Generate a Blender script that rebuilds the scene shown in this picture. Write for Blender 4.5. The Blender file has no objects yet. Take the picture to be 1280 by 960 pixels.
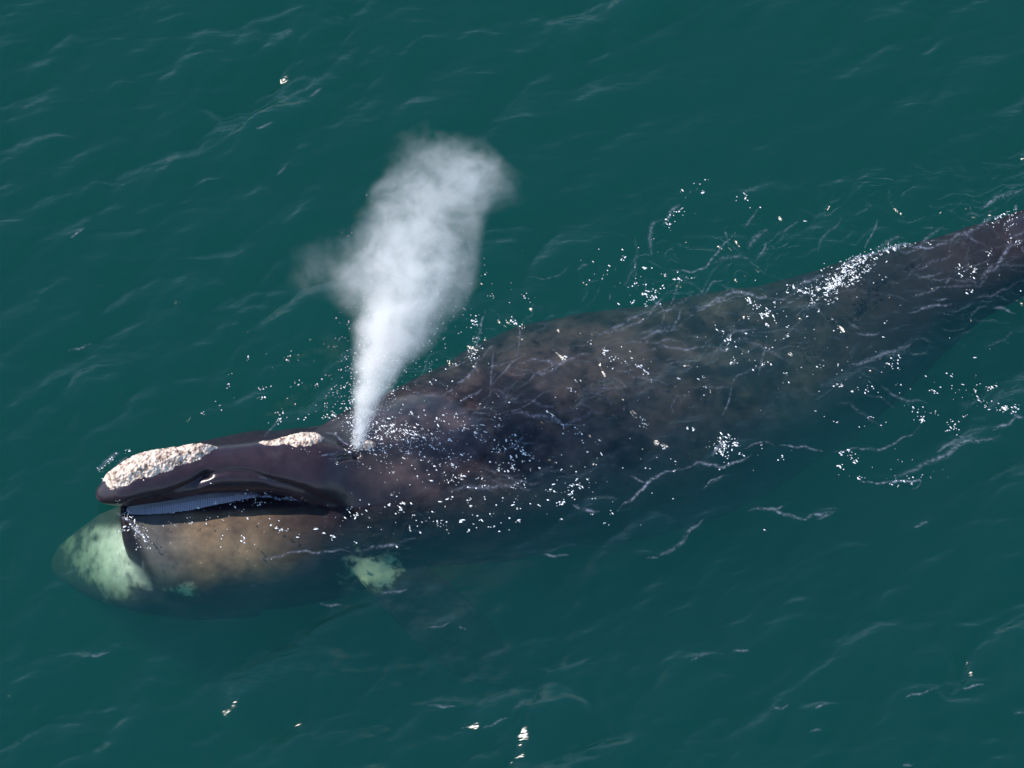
import bpy, bmesh, math, random
import numpy as np
from mathutils import Vector, Matrix
from mathutils.bvhtree import BVHTree
from mathutils import noise as mnoise

random.seed(7)
rng = np.random.default_rng(11)
S = bpy.context.scene
COL = S.collection

# ------------------------------------------------------------------ camera
EL = math.radians(50.0)
DIST = 70.0
FRAME_W = 13.5
cam_d = bpy.data.cameras.new("camera")
cam = bpy.data.objects.new("camera", cam_d)
COL.objects.link(cam)
cam_d.sensor_width = 36.0
cam_d.lens = 36.0 * DIST / FRAME_W
cam_d.clip_start = 1.0
cam_d.clip_end = 2000.0
EYE = Vector((0.0, -DIST * math.cos(EL), DIST * math.sin(EL)))
cam.location = EYE
cam.rotation_euler = (math.pi / 2 - EL, 0, 0)
S.camera = cam
FWD = Vector((0, math.cos(EL), -math.sin(EL)))
UP = Vector((0, math.sin(EL), math.cos(EL)))
RIGHT = Vector((1, 0, 0))
PPM = 1280.0 / FRAME_W           # photograph pixels per metre at the middle of the frame


def ray(px, py):
    k = FRAME_W / 1280.0 / DIST
    return (FWD + RIGHT * ((px - 640) * k) + UP * ((480 - py) * k)).normalized()


def P(px, py, z=0.0):
    """World point at height z that the photograph shows at pixel (px, py)."""
    d = ray(px, py)
    t = (z - EYE.z) / d.z
    return EYE + d * t


# ------------------------------------------------------------------ light
SUN_TO = Vector((-0.65, 0.12, 0.75)).normalized()
sun_elev = math.asin(SUN_TO.z)
sun_az = math.atan2(SUN_TO.x, SUN_TO.y)
world = bpy.data.worlds.new("World")
S.world = world
world.use_nodes = True
wn = world.node_tree
wn.nodes.clear()
sky = wn.nodes.new("ShaderNodeTexSky")
sky.sky_type = 'NISHITA'
sky.sun_disc = False
sky.sun_elevation = sun_elev
sky.sun_rotation = sun_az
sky.air_density = 1.0
sky.dust_density = 0.0
sky.ozone_density = 4.0
bg = wn.nodes.new("ShaderNodeBackground")
bg.inputs["Strength"].default_value = 0.15
wo = wn.nodes.new("ShaderNodeOutputWorld")
wn.links.new(sky.outputs[0], bg.inputs[0])
wn.links.new(bg.outputs[0], wo.inputs[0])

sun_d = bpy.data.lights.new("sun", 'SUN')
sun_d.energy = 3.8
sun_d.angle = math.radians(0.5)
sun_d.color = (1.0, 0.94, 0.86)
sun = bpy.data.objects.new("sun", sun_d)
COL.objects.link(sun)
sun.rotation_euler = SUN_TO.to_track_quat('Z', 'Y').to_euler()
sun.location = (-20, 20, 40)

S.view_settings.view_transform = 'Standard'
S.view_settings.look = 'None'
S.view_settings.exposure = 0.60
S.view_settings.gamma = 1.0
S.render.engine = 'CYCLES'
cy = S.cycles
cy.max_bounces = 10
cy.volume_bounces = 5
cy.transparent_max_bounces = 16
cy.diffuse_bounces = 3
cy.glossy_bounces = 2
cy.volume_step_rate = 1.0
cy.use_denoising = True
try:
    cy.denoiser = 'OPENIMAGEDENOISE'
    cy.denoising_input_passes = 'RGB_ALBEDO_NORMAL'
    cy.denoising_prefilter = 'ACCURATE'
except Exception:
    pass


# ------------------------------------------------------------------ helpers
def link(o, parent=None):
    COL.objects.link(o)
    if parent is not None:
        o.parent = parent
    return o


def tag(o, label=None, cat=None, kind=None, group=None):
    if label:
        o["label"] = label
    if cat:
        o["category"] = cat
    if kind:
        o["kind"] = kind
    if group:
        o["group"] = group
    return o


def new_mat(name):
    m = bpy.data.materials.new(name)
    m.use_nodes = True
    m.node_tree.nodes.clear()
    return m, m.node_tree.nodes, m.node_tree.links


def mesh_np(name, verts, quads, smooth=True):
    me = bpy.data.meshes.new(name)
    verts = np.asarray(verts, dtype=np.float32)
    quads = np.asarray(quads, dtype=np.int32)
    n, k = quads.shape
    me.vertices.add(len(verts))
    me.vertices.foreach_set("co", verts.ravel())
    me.loops.add(n * k)
    me.loops.foreach_set("vertex_index", quads.ravel())
    me.polygons.add(n)
    me.polygons.foreach_set("loop_start", np.arange(0, n * k, k, dtype=np.int32))
    me.polygons.foreach_set("loop_total", np.full(n, k, dtype=np.int32))
    if smooth:
        me.polygons.foreach_set("use_smooth", np.ones(n, dtype=bool))
    me.update(calc_edges=True)
    me.validate()
    return me


def math_node(N, L, op, a, b=None, clamp=False):
    n = N.new("ShaderNodeMath")
    n.operation = op
    n.use_clamp = clamp
    for i, v in enumerate((a, b)):
        if v is None:
            continue
        if isinstance(v, (int, float)):
            n.inputs[i].default_value = v
        else:
            L.new(v, n.inputs[i])
    return n.outputs[0]


def smooth01(t):
    t = np.clip(t, 0, 1)
    return t * t * (3 - 2 * t)


# periodic random fields, 2 cm cells over 20.5 m
NF, CELL = 1024, 0.02
LF = NF * CELL
kx1 = np.fft.fftfreq(NF, CELL) * 2 * np.pi
KX, KY = np.meshgrid(kx1, kx1, indexing='xy')
KK = np.hypot(KX, KY)
KK[0, 0] = 1e-6
KA = np.arctan2(KY, KX)


def field(spec, seed):
    r = np.random.default_rng(seed)
    w = np.fft.fft2(r.standard_normal((NF, NF)))
    f = np.fft.ifft2(w * np.sqrt(spec)).real
    return f / f.std()


def band(lam, width=0.5):
    k0 = 2 * np.pi / lam
    return np.exp(-(np.log(KK / k0) / width) ** 2) / KK


def grid_ix(x, y):
    """Indices of world points in the periodic fields."""
    i = np.mod(np.round(np.asarray(x) / CELL).astype(int), NF)
    j = np.mod(np.round(np.asarray(y) / CELL).astype(int), NF)
    return j, i


# ------------------------------------------------------------------ water surface shape
WX0, WX1, WY0, WY1 = -9.0, 9.5, -8.0, 9.5
gx = np.arange(WX0, WX1 + 1e-6, CELL)
gy = np.arange(WY0, WY1 + 1e-6, CELL)
GX, GY = np.meshgrid(gx, gy, indexing='xy')
GJ, GI = grid_ix(GX, GY)

CREST = math.radians(37.0)                 # wave crests run up to the right
WDIR = CREST - math.pi / 2                 # and travel to the lower right


def spread(ang, p):
    c = np.cos(KA - ang)
    return np.maximum(c, 0) ** p


k_pk = 2 * np.pi / 1.25
spec_main = np.exp(-1.25 * (k_pk / KK) ** 2) * KK ** -5.2 * (spread(WDIR, 5) + 0.15 * spread(WDIR + 0.7, 4) + 0.01) * np.exp(-(KK * 0.022) ** 2)
r0 = np.random.default_rng(5)
W0 = np.fft.fft2(r0.standard_normal((NF, NF))) * np.sqrt(spec_main)
w_h = np.fft.ifft2(W0).real
w_sd = w_h.std()
w_h /= w_sd
w_dx = np.fft.ifft2(1j * KX / KK * W0).real / w_sd
w_dy = np.fft.ifft2(1j * KY / KK * W0).real / w_sd

patch = field(band(4.5, 0.5), 21)
# calm zone up right of the whale, rougher to the left and below; damped over the back


def axis_dist(x, y):
    """Distance from the long axis of the whale (a rough polyline in plan)."""
    pts = AXIS_XY
    best = np.full(np.shape(x), 1e9)
    for (x0, y0), (x1, y1) in zip(pts[:-1], pts[1:]):
        dx, dy = x1 - x0, y1 - y0
        t = np.clip(((x - x0) * dx + (y - y0) * dy) / (dx * dx + dy * dy), 0, 1)
        best = np.minimum(best, np.hypot(x - x0 - t * dx, y - y0 - t * dy))
    return best


# trunk stations: photograph x, y of the far outline, half width, half height, height of the back
TRUNK = [
    (395, 546, 0.62, 0.52, 0.38),
    (440, 520, 0.98, 0.78, 0.36),
    (500, 492, 1.25, 0.94, 0.26),
    (560, 468, 1.46, 0.94, 0.10),
    (620, 440, 1.62, 0.96, -0.05),
    (700, 402, 1.78, 1.00, -0.20),
    (800, 380, 1.80, 1.00, -0.38),
    (900, 363, 1.62, 0.94, -0.60),
    (1000, 348, 1.34, 0.84, -0.60),
    (1080, 323, 1.10, 0.76, -0.42),
    (1150, 304, 0.84, 0.64, -0.30),
    (1220, 284, 0.64, 0.54, -0.10),
    (1290, 262, 0.54, 0.48, 0.05),
    (1370, 240, 0.46, 0.44, -0.02),
    (1450, 222, 0.30, 0.30, -0.12),
    (1530, 206, 0.16, 0.14, -0.22),
]


def trunk_centers():
    out = []
    for px, fy, a, b, zt in TRUNK:
        h = math.hypot(a * math.sin(EL), b * math.cos(EL))
        out.append((P(px, fy + PPM * h, zt - b), a, b))
    return out


TC = trunk_centers()
HEAD_XY = [tuple(P(130, 616, 0.2).xy), tuple(P(300, 585, 0.3).xy)]
AXIS_XY = HEAD_XY + [tuple(c.xy) for c, a, b in TC]

D_AX = axis_dist(GX, GY)
amp = 0.75 + 0.28 * patch[GJ, GI]
calm = np.exp(-(((GX - 3.2) / 3.8) ** 2 + ((GY - 4.6) / 2.6) ** 2))
amp *= 1 - 0.6 * calm
over = smooth01((2.0 - D_AX) / 1.1) * smooth01((GX + 2.9) / 1.2)
near_head = smooth01((1.6 - D_AX) / 0.9)
amp *= 1 - np.maximum(0.38 * over, 0.62 * near_head * (GX < -2.4))
amp = np.clip(amp, 0.12, 1.4)

A_H = 0.038
hz = A_H * amp * w_h[GJ, GI]
hx = GX - 1.0 * A_H * amp * w_dx[GJ, GI]
hy = GY - 1.0 * A_H * amp * w_dy[GJ, GI]

# churned film of water over the back: thin ridges along the level lines of a warped field
f1 = field(band(1.3, 0.6), 31)
f2 = field(band(0.9, 0.6), 32)
f3 = field(band(0.5, 0.5), 33)
wa = field(band(2.0, 0.6), 34)
wb = field(band(2.0, 0.6), 35)


def warped(f, s):
    j = np.mod(GJ + np.round(wa[GJ, GI] * s / CELL).astype(int), NF)
    i = np.mod(GI + np.round(wb[GJ, GI] * s / CELL).astype(int), NF)
    return f[j, i]


rid = np.exp(-(warped(f1, 0.35) / 0.26) ** 2) * smooth01(f2[GJ, GI] * 0.8 + 0.3)
rid += 0.8 * np.exp(-(warped(f2, 0.3) / 0.30) ** 2) * smooth01(f1[GJ, GI] * 0.8 + 0.3)
churn = smooth01((1.9 - D_AX) / 0.8) * smooth01((GX + 2.6) / 1.0)
wake = np.exp(-(((GX - 3.0) / 1.5) ** 2 + ((GY - 2.6) / 1.0) ** 2)) + np.exp(-(((GX - 6.0) / 2.2) ** 2 + ((GY - 0.2) / 1.2) ** 2))
hz += (0.028 * rid + 0.007 * warped(f3, 0.2)) * np.clip(churn + 0.5 * wake, 0, 1)

# single steep wavelets whose far faces mirror the bright low sky: photograph x, y, length, slope of the crest, strength
WAVELETS = [
    (219, 28, 45, 20, .6), (284, 76, 48, 25, .7), (331, 67, 32, 10, .7), (372, 53, 24, 25, .6), (189, 94, 32, 30, .7), (150, 111, 28, 40, .5), (215, 115, 28, 10, .6), (70, 175, 42, 15, .7),
    (262, 145, 32, 20, .7), (331, 156, 38, 22, 1.0), (359, 142, 38, 12, .7), (394, 115, 32, 35, .8), (219, 210, 38, 40, .5), (250, 234, 62, 25, .7), (269, 227, 32, 20, .7), (353, 212, 32, 45, .8),
    (380, 188, 15, 20, .6), (316, 240, 28, 40, .5), (97, 290, 38, 35, 1.0), (103, 244, 52, 45, .4), (375, 272, 60, 40, .5), (520, 60, 62, 35, .7), (595, 48, 42, 8, .6), (548, 46, 30, 12, .5),
    (305, 400, 62, 30, .5), (100, 435, 52, 10, .8), (145, 325, 52, 8, .6), (240, 325, 52, 5, .5), (60, 370, 62, 40, .5), (60, 178, 50, 15, .5), (20, 55, 40, 20, .5), (30, 240, 40, 38, .4),
    (866, 662, 62, 45, .8), (822, 657, 28, 5, .6), (815, 698, 28, 15, .8), (912, 717, 52, 20, .5), (1002, 728, 42, 25, .5), (944, 764, 52, 40, .4), (1066, 691, 32, 10, .7), (1152, 657, 32, 20, .9),
    (1130, 668, 28, 40, .5), (1164, 707, 42, 15, .5), (1257, 700, 32, 15, .6), (875, 822, 42, 22, .8), (927, 814, 38, 15, .8), (1040, 831, 92, 33, .5), (1083, 809, 22, 10, .4), (976, 884, 34, 20, 1.0),
    (1025, 884, 38, 15, 1.0), (1021, 914, 28, 15, .8), (1149, 867, 62, 20, 1.0), (1216, 859, 48, 10, 1.0), (1175, 874, 42, -15, .6), (1274, 893, 24, 5, 1.0), (1231, 932, 34, 5, .7), (1134, 956, 24, -5, 1.0),
    (1021, 953, 52, 12, .6), (1107, 902, 32, 25, .5), (942, 870, 32, 20, .5), (695, 694, 54, 5, 1.0), (492, 739, 58, 3, .8), (414, 757, 48, -10, .8), (549, 783, 42, 5, .8), (579, 785, 20, 0, .8),
    (552, 883, 62, 3, .9), (620, 904, 62, 20, .9), (582, 919, 42, -10, .5), (657, 897, 52, 12, .7), (710, 884, 32, 15, .6), (774, 869, 52, 12, .5), (356, 889, 28, 5, .7), (680, 839, 52, -8, .4),
    (120, 819, 62, 15, .8), (90, 832, 28, 20, .5), (157, 811, 24, 12, .6), (34, 852, 38, 10, .6), (131, 894, 38, 10, .5), (127, 939, 24, 5, .5), (311, 878, 42, 10, .5), (285, 819, 42, 15, .5),
    (259, 776, 52, -8, .7), (221, 776, 42, 5, .5), (660, 65, 52, 15, .5), (695, 40, 42, 30, .5), (755, 65, 38, 40, .5), (660, 150, 48, 12, .5), (780, 8, 42, 25, .4), (915, 22, 32, 20, .3),
    (970, 636, 30, 10, .8), (1000, 650, 30, -20, .7), (1030, 645, 34, 20, .8), (450, 655, 30, -10, .3), (520, 672, 60, 10, .7), (780, 640, 40, 30, .5), (1180, 700, 50, 20, .4), (760, 720, 50, 20, .4),
    (850, 760, 50, 30, .4), (1220, 780, 60, 25, .4), (1080, 770, 50, 28, .3), (1250, 560, 40, 25, .6), (1200, 600, 50, 20, .4), (1050, 100, 50, 35, .25), (1180, 60, 50, 40, .25), (1110, 210, 40, 45, .25),
    (450, 930, 50, 15, .4), (240, 930, 50, 12, .4), (40, 920, 40, 10, .4), (760, 930, 50, 18, .5), (830, 900, 50, 20, .5), (200, 860, 50, 15, .4), (420, 830, 50, 12, .4),
]
rw = random.Random(12)
for _ in range(70):                       # fainter ones between, more of them to the left and below
    x_, y_ = rw.uniform(-60, 1340), rw.uniform(-40, 1000)
    if 60 < x_ < 1280 and abs(y_ - (640 - 0.28 * (x_ - 120))) < 170:
        continue
    k_ = 0.16 if (x_ > 680 and y_ < 330) else 0.32
    WAVELETS.append((x_, y_, rw.uniform(35, 90), rw.gauss(27, 9), rw.uniform(0.5, 1.2) * k_ - 0.15))
for _ in range(150):
    x_, y_ = rw.uniform(-60, 1340), rw.uniform(-40, 1000)
    if abs(y_ - (640 - 0.28 * (x_ - 120))) < 150 or (x_ > 680 and y_ < 330 and rw.random() < 0.7):
        continue
    WAVELETS.append((x_, y_, rw.uniform(14, 34), rw.gauss(22, 14), rw.uniform(-0.2, 0.45)))
for x_, y_, ln, an, st in WAVELETS:
    c_ = P(x_, y_)
    e_ = P(x_ + 10 * math.cos(math.radians(an)), y_ - 10 * math.sin(math.radians(an)))
    d_ = (e_ - c_).normalized()
    half = 0.5 * ln / PPM * 1.25
    wd_ = 0.060 + 0.025 * rw.random()
    i0, i1 = np.searchsorted(gx, [c_.x - half * 1.8 - 0.3, c_.x + half * 1.8 + 0.3])
    j0, j1 = np.searchsorted(gy, [c_.y - half * 1.8 - 0.3, c_.y + half * 1.8 + 0.3])
    if i1 - i0 < 3 or j1 - j0 < 3:
        continue
    sl = (slice(j0, j1), slice(i0, i1))
    rx, ry = GX[sl] - c_.x, GY[sl] - c_.y
    u_ = rx * d_.x + ry * d_.y
    n_ = -rx * d_.y + ry * d_.x                     # positive on the far side of the crest
    n_ = n_ + 0.05 * np.sin(u_ * 5.0 + x_) + 0.03 * np.sin(u_ * 11.0 + y_)
    prof = np.where(n_ > 0, np.exp(-(n_ / wd_) ** 2), np.exp(-(n_ / (2.6 * wd_)) ** 2))
    hz[sl] += 0.032 * (0.35 + 0.65 * st) * prof * np.exp(-(np.abs(u_) / half) ** 2.5)

# flatten towards the edge of the detailed patch so that it joins the plain sea beyond
edge = np.minimum(np.minimum(GX - WX0, WX1 - GX), np.minimum(GY - WY0, WY1 - GY))
ef = smooth01(edge / 0.6)
hz *= ef
hx = GX + (hx - GX) * ef
hy = GY + (hy - GY) * ef


def water_z(x, y):
    i = np.clip(np.round((np.asarray(x) - WX0) / CELL).astype(int), 0, len(gx) - 1)
    j = np.clip(np.round((np.asarray(y) - WY0) / CELL).astype(int), 0, len(gy) - 1)
    return hz[j, i]


def build_water():
    ny, nx = GX.shape
    v = np.stack([hx, hy, hz], -1).reshape(-1, 3)
    idx = np.arange(nx * ny).reshape(ny, nx)
    q = np.stack([idx[:-1, :-1], idx[:-1, 1:], idx[1:, 1:], idx[1:, :-1]], -1).reshape(-1, 4)
    # sea out to the horizon: a ring of quads stitched to the border, then sides and bottom
    border = np.concatenate([idx[0, :-1], idx[:-1, -1], idx[-1, :0:-1], idx[:0:-1, 0]])
    bv = v[border].copy()
    c = np.array([(WX0 + WX1) / 2, (WY0 + WY1) / 2, 0])
    far = bv.copy()
    d = bv - c
    far[:, :2] = c[:2] + d[:, :2] / np.abs(d[:, :2]).max(1, keepdims=True) * 600
    far[:, 2] = 0
    low = far.copy()
    low[:, 2] = -16.0
    n0, m = len(v), len(border)
    allv = np.concatenate([v, far, low, [[c[0], c[1], -16.0]]])
    nxt = np.roll(np.arange(m), -1)
    r1 = np.stack([border, n0 + np.arange(m), n0 + nxt, border[nxt]], -1)
    r2 = np.stack([n0 + np.arange(m), n0 + m + np.arange(m), n0 + m + nxt, n0 + nxt], -1)
    me = bpy.data.meshes.new("water")
    cidx = n0 + 2 * m
    t3 = np.stack([n0 + m + np.arange(m), np.full(m, cidx), n0 + m + nxt], -1)
    quads = np.concatenate([q, r1, r2])
    nq, nt = len(quads), len(t3)
    me.vertices.add(len(allv))
    me.vertices.foreach_set("co", allv.astype(np.float32).ravel())
    me.loops.add(nq * 4 + nt * 3)
    me.loops.foreach_set("vertex_index", np.concatenate([quads.ravel(), t3.ravel()]).astype(np.int32))
    me.polygons.add(nq + nt)
    me.polygons.foreach_set("loop_start", np.concatenate([np.arange(nq) * 4, nq * 4 + np.arange(nt) * 3]).astype(np.int32))
    me.polygons.foreach_set("loop_total", np.concatenate([np.full(nq, 4), np.full(nt, 3)]).astype(np.int32))
    sm = np.ones(nq + nt, dtype=bool)
    sm[len(q) + len(r1):] = False
    me.polygons.foreach_set("use_smooth", sm)
    me.update(calc_edges=True)
    o = bpy.data.objects.new("water", me)
    link(o)
    tag(o, "dark green sea with small wind ripples round the whale", None, "structure")
    m_, N, L = new_mat("sea_water")
    out = N.new("ShaderNodeOutputMaterial")
    tc = N.new("ShaderNodeTexCoord")
    # fine ripples
    mp = N.new("ShaderNodeMapping")
    mp.inputs["Rotation"].default_value = (0, 0, -CREST)
    mp.inputs["Scale"].default_value = (2.0, 6.5, 5.0)
    L.new(tc.outputs["Object"], mp.inputs["Vector"])
    nz = N.new("ShaderNodeTexNoise")
    nz.inputs["Scale"].default_value = 1.0
    nz.inputs["Detail"].default_value = 3.0
    nz.inputs["Roughness"].default_value = 0.55
    L.new(mp.outputs[0], nz.inputs["Vector"])
    bp = N.new("ShaderNodeBump")
    bp.inputs["Strength"].default_value = 0.7
    bp.inputs["Distance"].default_value = 0.032
    L.new(nz.outputs[0], bp.inputs["Height"])
    geo = N.new("ShaderNodeNewGeometry")
    dt = N.new("ShaderNodeVectorMath")
    dt.operation = 'DOT_PRODUCT'
    L.new(geo.outputs["Incoming"], dt.inputs[0])
    L.new(bp.outputs[0], dt.inputs[1])
    c_ = math_node(N, L, 'ABSOLUTE', dt.outputs["Value"])
    om = math_node(N, L, 'SUBTRACT', 1.0, c_, True)
    p5 = math_node(N, L, 'POWER', om, 5.0)
    fr = math_node(N, L, 'ADD', math_node(N, L, 'MULTIPLY', p5, 0.98), 0.02)
    tr = N.new("ShaderNodeBsdfTransparent")
    gl = N.new("ShaderNodeBsdfGlossy")
    gl.distribution = 'BECKMANN'
    gl.inputs["Roughness"].default_value = 0.24
    L.new(bp.outputs[0], gl.inputs["Normal"])
    mx = N.new("ShaderNodeMixShader")
    L.new(fr, mx.inputs[0])
    L.new(tr.outputs[0], mx.inputs[1])
    L.new(gl.outputs[0], mx.inputs[2])
    L.new(mx.outputs[0], out.inputs["Surface"])
    # murky green body of the water: scattering plus absorption, per metre
    sig_s = np.array(WATER_S)
    sig_a = np.array(WATER_A)
    ds, da = float(sig_s.max()), float(sig_a.max()) * 1.02
    vs = N.new("ShaderNodeVolumeScatter")
    vs.inputs["Density"].default_value = ds
    vs.inputs["Color"].default_value = (*(sig_s / ds), 1)
    vs.inputs["Anisotropy"].default_value = 0.0
    va = N.new("ShaderNodeVolumeAbsorption")
    va.inputs["Density"].default_value = da
    va.inputs["Color"].default_value = (*(1 - sig_a / da), 1)
    ad = N.new("ShaderNodeAddShader")
    L.new(vs.outputs[0], ad.inputs[0])
    L.new(va.outputs[0], ad.inputs[1])
    L.new(ad.outputs[0], out.inputs["Volume"])
    me.materials.append(m_)
    # sea floor under it, lost in the murk
    bm = bmesh.new()
    bmesh.ops.create_grid(bm, x_segments=8, y_segments=8, size=650)
    fm = bpy.data.meshes.new("seabed")
    bm.to_mesh(fm)
    bm.free()
    fo = bpy.data.objects.new("seabed", fm)
    fo.location.z = -17
    link(fo)
    tag(fo, None, None, "structure")
    sm_, N, L = new_mat("mud")
    b = N.new("ShaderNodeBsdfPrincipled")
    b.inputs["Base Color"].default_value = (0.08, 0.08, 0.06, 1)
    b.inputs["Roughness"].default_value = 0.95
    o2 = N.new("ShaderNodeOutputMaterial")
    L.new(b.outputs[0], o2.inputs[0])
    fm.materials.append(sm_)
    return o


WATER_S = tuple(0.50 * v for v in (0.0125, 0.100, 0.136))
WATER_A = tuple(0.50 * v for v in (0.78, 0.40, 0.66))
water = build_water()


# ------------------------------------------------------------------ whale
def loft(bm, stations, seg=40, cap=True, power=2.0, roll=None, straight=False):
    """Closed tube through (centre, half width, half height[, top power]) with cross sections upright and across the axis."""
    rings = []
    n = len(stations)
    for i, st in enumerate(stations):
        c, a, b = st[:3]
        c0 = stations[max(i - 1, 0)][0]
        c1 = stations[min(i + 1, n - 1)][0]
        t = (c1 - c0)
        t.z *= 0.5
        if straight:                     # all cross sections parallel, across the head
            t = Vector((0.995, 0.10, 0))
        t.normalize()
        side = Vector((0, 0, 1)).cross(t).normalized()
        up = t.cross(side).normalized()
        if roll is not None:
            q_ = Matrix.Rotation(roll * min(1.0, max(0.0, (n - 1 - i) / (n * 0.35))), 3, t)
            side, up = q_ @ side, q_ @ up
        ring = []
        for k in range(seg):
            th = 2 * math.pi * k / seg
            ct, s_ = math.cos(th), math.sin(th)
            e = 2.0 / power
            x = math.copysign(abs(ct) ** e, ct) * a
            y = math.copysign(abs(s_) ** e, s_) * b
            ring.append(bm.verts.new(c + side * x + up * y))
        rings.append(ring)
    for r0_, r1_ in zip(rings[:-1], rings[1:]):
        for k in range(seg):
            bm.faces.new((r0_[k], r0_[(k + 1) % seg], r1_[(k + 1) % seg], r1_[k]))
    if cap:
        bm.faces.new(rings[0][::-1])
        bm.faces.new(rings[-1])
    return rings


def spline_stations(st, per=8):
    """Catmull-Rom through the stations."""
    arr = np.array([[*s[0], s[1], s[2]] for s in st])
    out = []
    n = len(arr)
    for i in range(n - 1):
        p0, p1, p2, p3 = arr[max(i - 1, 0)], arr[i], arr[i + 1], arr[min(i + 2, n - 1)]
        for k in range(per):
            t = k / per
            v = 0.5 * ((2 * p1) + (-p0 + p2) * t + (2 * p0 - 5 * p1 + 4 * p2 - p3) * t * t + (-p0 + 3 * p1 - 3 * p2 + p3) * t ** 3)
            out.append((Vector(v[:3]), max(v[3], 0.01), max(v[4], 0.01)))
    v = arr[-1]
    out.append((Vector(v[:3]), v[3], v[4]))
    return out


# rostrum: photograph x, centre y, half width, half height, centre height
ROSTRUM = [
    (119, 619, 0.05, 0.04, 0.17),
    (123, 618, 0.12, 0.10, 0.18),
    (132, 615.5, 0.19, 0.165, 0.205),
    (150, 610.5, 0.27, 0.245, 0.26),
    (175, 601.5, 0.325, 0.30, 0.31),
    (210, 596, 0.345, 0.325, 0.335),
    (250, 589.5, 0.345, 0.325, 0.34),
    (300, 586, 0.355, 0.33, 0.33),
    (350, 583, 0.40, 0.39, 0.30),
    (400, 587, 0.50, 0.50, 0.17),
    (440, 594, 0.58, 0.50, -0.08),
    (480, 598, 0.58, 0.46, -0.44),
    (520, 585, 0.60, 0.52, -0.58),
    (570, 575, 0.50, 0.45, -0.80),
]
ROLL = math.radians(-22)            # the head leans a little away from the camera
# lower jaw with its high lips
JAW = [
    (150, 652, 0.20, 0.14, -0.18),
    (157, 657, 0.44, 0.32, -0.33),
    (170, 660, 0.72, 0.48, -0.54),
    (195, 660, 1.00, 0.60, -0.65),
    (240, 657, 1.19, 0.70, -0.75),
    (290, 653, 1.28, 0.76, -0.81),
    (350, 647, 1.29, 0.80, -0.87),
    (420, 637, 1.22, 0.84, -0.92),
    (500, 620, 1.10, 0.84, -1.00),
    (560, 605, 0.96, 0.78, -1.08),
    (610, 590, 0.60, 0.60, -1.12),
]
CHIN = [
    (64, 706, 0.08, 0.08, -2.00),
    (76, 704, 0.26, 0.22, -1.86),
    (100, 702, 0.48, 0.34, -1.60),
    (132, 699, 0.68, 0.46, -1.28),
    (172, 697, 0.82, 0.56, -1.02),
    (230, 694, 0.92, 0.66, -1.10),
    (320, 688, 0.98, 0.70, -1.24),
]


def st_px(lst):
    return [(P(px, py, z), a, b) for px, py, a, b, z in lst]


def paddle(bm, pts, seg=20):
    """Flipper or fluke: (centre, chord direction, half chord, half thickness)."""
    rings = []
    for c, d, a, b in pts:
        d = d.normalized()
        i = pts.index((c, d, a, b)) if False else None
        rings.append((c, d, a, b))
    out = []
    n = len(rings)
    for i, (c, d, a, b) in enumerate(rings):
        t = (rings[min(i + 1, n - 1)][0] - rings[max(i - 1, 0)][0]).normalized()
        nrm = t.cross(d).normalized()
        dd = nrm.cross(t).normalized()
        ring = []
        for k in range(seg):
            th = 2 * math.pi * k / seg
            ring.append(bm.verts.new(c + dd * math.cos(th) * a + nrm * math.sin(th) * b))
        out.append(ring)
    for r0_, r1_ in zip(out[:-1], out[1:]):
        for k in range(seg):
            bm.faces.new((r0_[k], r0_[(k + 1) % seg], r1_[(k + 1) % seg], r1_[k]))
    bm.faces.new(out[0][::-1])
    bm.faces.new(out[-1])


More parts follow.
